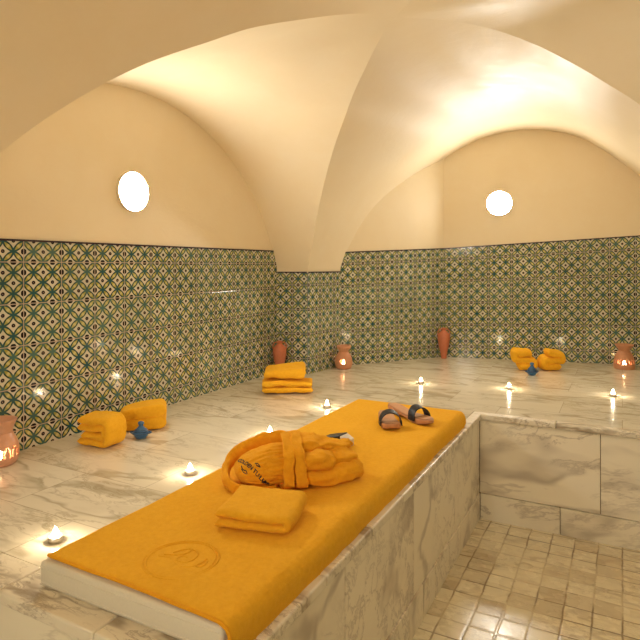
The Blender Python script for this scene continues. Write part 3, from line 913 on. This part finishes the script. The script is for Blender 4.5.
# near one: wide collar, round belly
burner('large pink clay oil burner cut off by the photo edge, glowing through its cut-outs', (-2.222, 1.432, .0005), .3,
       [(.052, 0), (.064, .012), (.071, .04), (.070, .07), (.062, .10), (.052, .118), (.048, .128)],
       [(.001, .122), (.040, .124), (.048, .128), (.047, .138), (.052, .152), (.062, .176), (.064, .180), (.060, .181), (.050, .160), (.036, .150), (.001, .148)],
       frieze(.035, .078, 13), M['terra_glaze'])
burner('rounded clay oil burner with one bright glow, in the corner right of the pier', (-1.925, 4.03, .0005), 0,
       [(.050, 0), (.060, .010), (.068, .04), (.066, .075), (.052, .108), (.042, .122), (.038, .130)],
       [(.001, .124), (.030, .126), (.038, .130), (.038, .140), (.050, .154), (.056, .168), (.053, .180), (.049, .180), (.050, .168), (.040, .158), (.001, .154)],
       lambda a, z: math.hypot(((a - 4.95 + PI) % (2 * PI) - PI) * .066, z - .062) < .018 or (.045 < z < .085 and abs((a * 3 / (2 * PI)) % 1 - .5) < .03), M['terra'])
burner('clay oil burner with flared collar and glowing squiggle cut-outs by the back wall', (.012, 5.05, .0005), 0,
       [(.072, 0), (.076, .008), (.076, .03), (.070, .075), (.058, .112), (.044, .132), (.040, .140)],
       [(.001, .134), (.032, .136), (.040, .140), (.041, .148), (.052, .162), (.066, .182), (.068, .188), (.064, .189), (.050, .170), (.038, .162), (.001, .160)],
       frieze(.040, .080, 11, .2), M['terra'])

def amphora(label, loc, s, rz):
    t = thing('clay_vase', label, 'vase', loc, rz, None)
    P = [(.018, 0), (.024, .004), (.022, .012), (.028, .05), (.040, .10), (.049, .15), (.051, .175), (.045, .20), (.030, .217), (.018, .226), (.015, .236), (.017, .243), (.021, .247), (.018, .249), (.012, .244), (.010, .225)]
    m = MB(); lathe(m, [(.001, 0)] + [(r * s, z * s) for r, z in P] + [(.001, .22 * s)], 36, cap=False); m.build('body', M['terra_red'], t)
    for q in (-1, 1):
        m = MB(); tube(m, catmull([(q * .016 * s, 0, .236 * s), (q * .034 * s, 0, .238 * s), (q * .049 * s, 0, .216 * s), (q * .048 * s, 0, .19 * s)], 6), .0045 * s, 8); m.build('handle', M['terra_red'], t)
amphora('slim red clay vase standing behind the stack of two towels', (-2.228, 3.572, .0005), 1.0, .45)
amphora('slim red clay vase alone in the far tiled corner', (-1.368, 4.872, .0005), 1.06, .49)

def pot(label, loc, s, hh=1.0):
    t = thing('blue_clay_pot', label, 'pot', loc, .5)
    m = MB(); lathe(m, [(.001, 0), (.022 * s, 0), (.024 * s, .003), (.030 * s, .010 * s), (.038 * s, .022 * s), (.040 * s, .027 * s), (.036 * s, .030 * s), (.001, .030 * s)], 36, cap=False); m.build('base', M['blue'], t)
    m = MB()
    lathe(m, [(.001, .030 * s), (.034 * s, .031 * s), (.032 * s, .036 * s), (.022 * s, .045 * s * hh), (.014 * s, .054 * s * hh), (.010 * s, .060 * s * hh), (.010 * s, .063 * s * hh), (.014 * s, .067 * s * hh), (.014 * s, .075 * s * hh), (.009 * s, .079 * s * hh), (.001, .080 * s * hh)], 36, cap=False)
    l_ = m.build('lid', M['blue'], t)
    for r, z in ((.041, .026), (.0335, .0345), (.027, .041 * hh)):
        m = MB(); tube(m, [(r * s * math.cos(a), r * s * math.sin(a), z * s) for a in [i * 2 * PI / 36 for i in range(36)]], .0014 * s, 6, True); m.build('painted_band', M['bluedark'], t if z < .03 else l_)
    for q in (-1, 1):
        m = MB(); tube(m, catmull([(q * .036 * s, -.006 * s, .022 * s), (q * .050 * s, 0, .028 * s), (q * .036 * s, .006 * s, .030 * s)], 6), .003 * s, 8); m.build('ear', M['blue'], t)
x, y = G(141, 438); pot('small blue lidded clay pot in front of the near folded towels', (x, y, .0005), .97)
x, y = G(532, 375); pot('small blue lidded clay pot between the two far towels', (x, y, .0005), 1.0, 1.15)

# ------------------------------------------------------------------ camera, world, colour
cam = bpy.data.cameras.new('camera'); co = bpy.data.objects.new('camera', cam); COL.objects.link(co)
cam.sensor_width = 36; cam.lens = 36 * FX / 640; cam.shift_y = -54 / 640; cam.clip_start = .02
co.location = (0, 0, H0)
fw = Vector((-.468, .8835, 0)); co.rotation_euler = fw.to_track_quat('-Z', 'Y').to_euler()
sc.camera = co
w = bpy.data.worlds.new('world'); sc.world = w; w.use_nodes = True
w.node_tree.nodes['Background'].inputs[0].default_value = (1, .8, .5, 1); w.node_tree.nodes['Background'].inputs[1].default_value = .05
vs = sc.view_settings; vs.view_transform = 'Standard'; vs.look = 'None'; vs.gamma = 1; vs.use_curve_mapping = False; vs.exposure = 1.72
sc.cycles.diffuse_bounces = 8; sc.cycles.max_bounces = 14; sc.cycles.sample_clamp_indirect = 4
sc.cycles.use_denoising = True
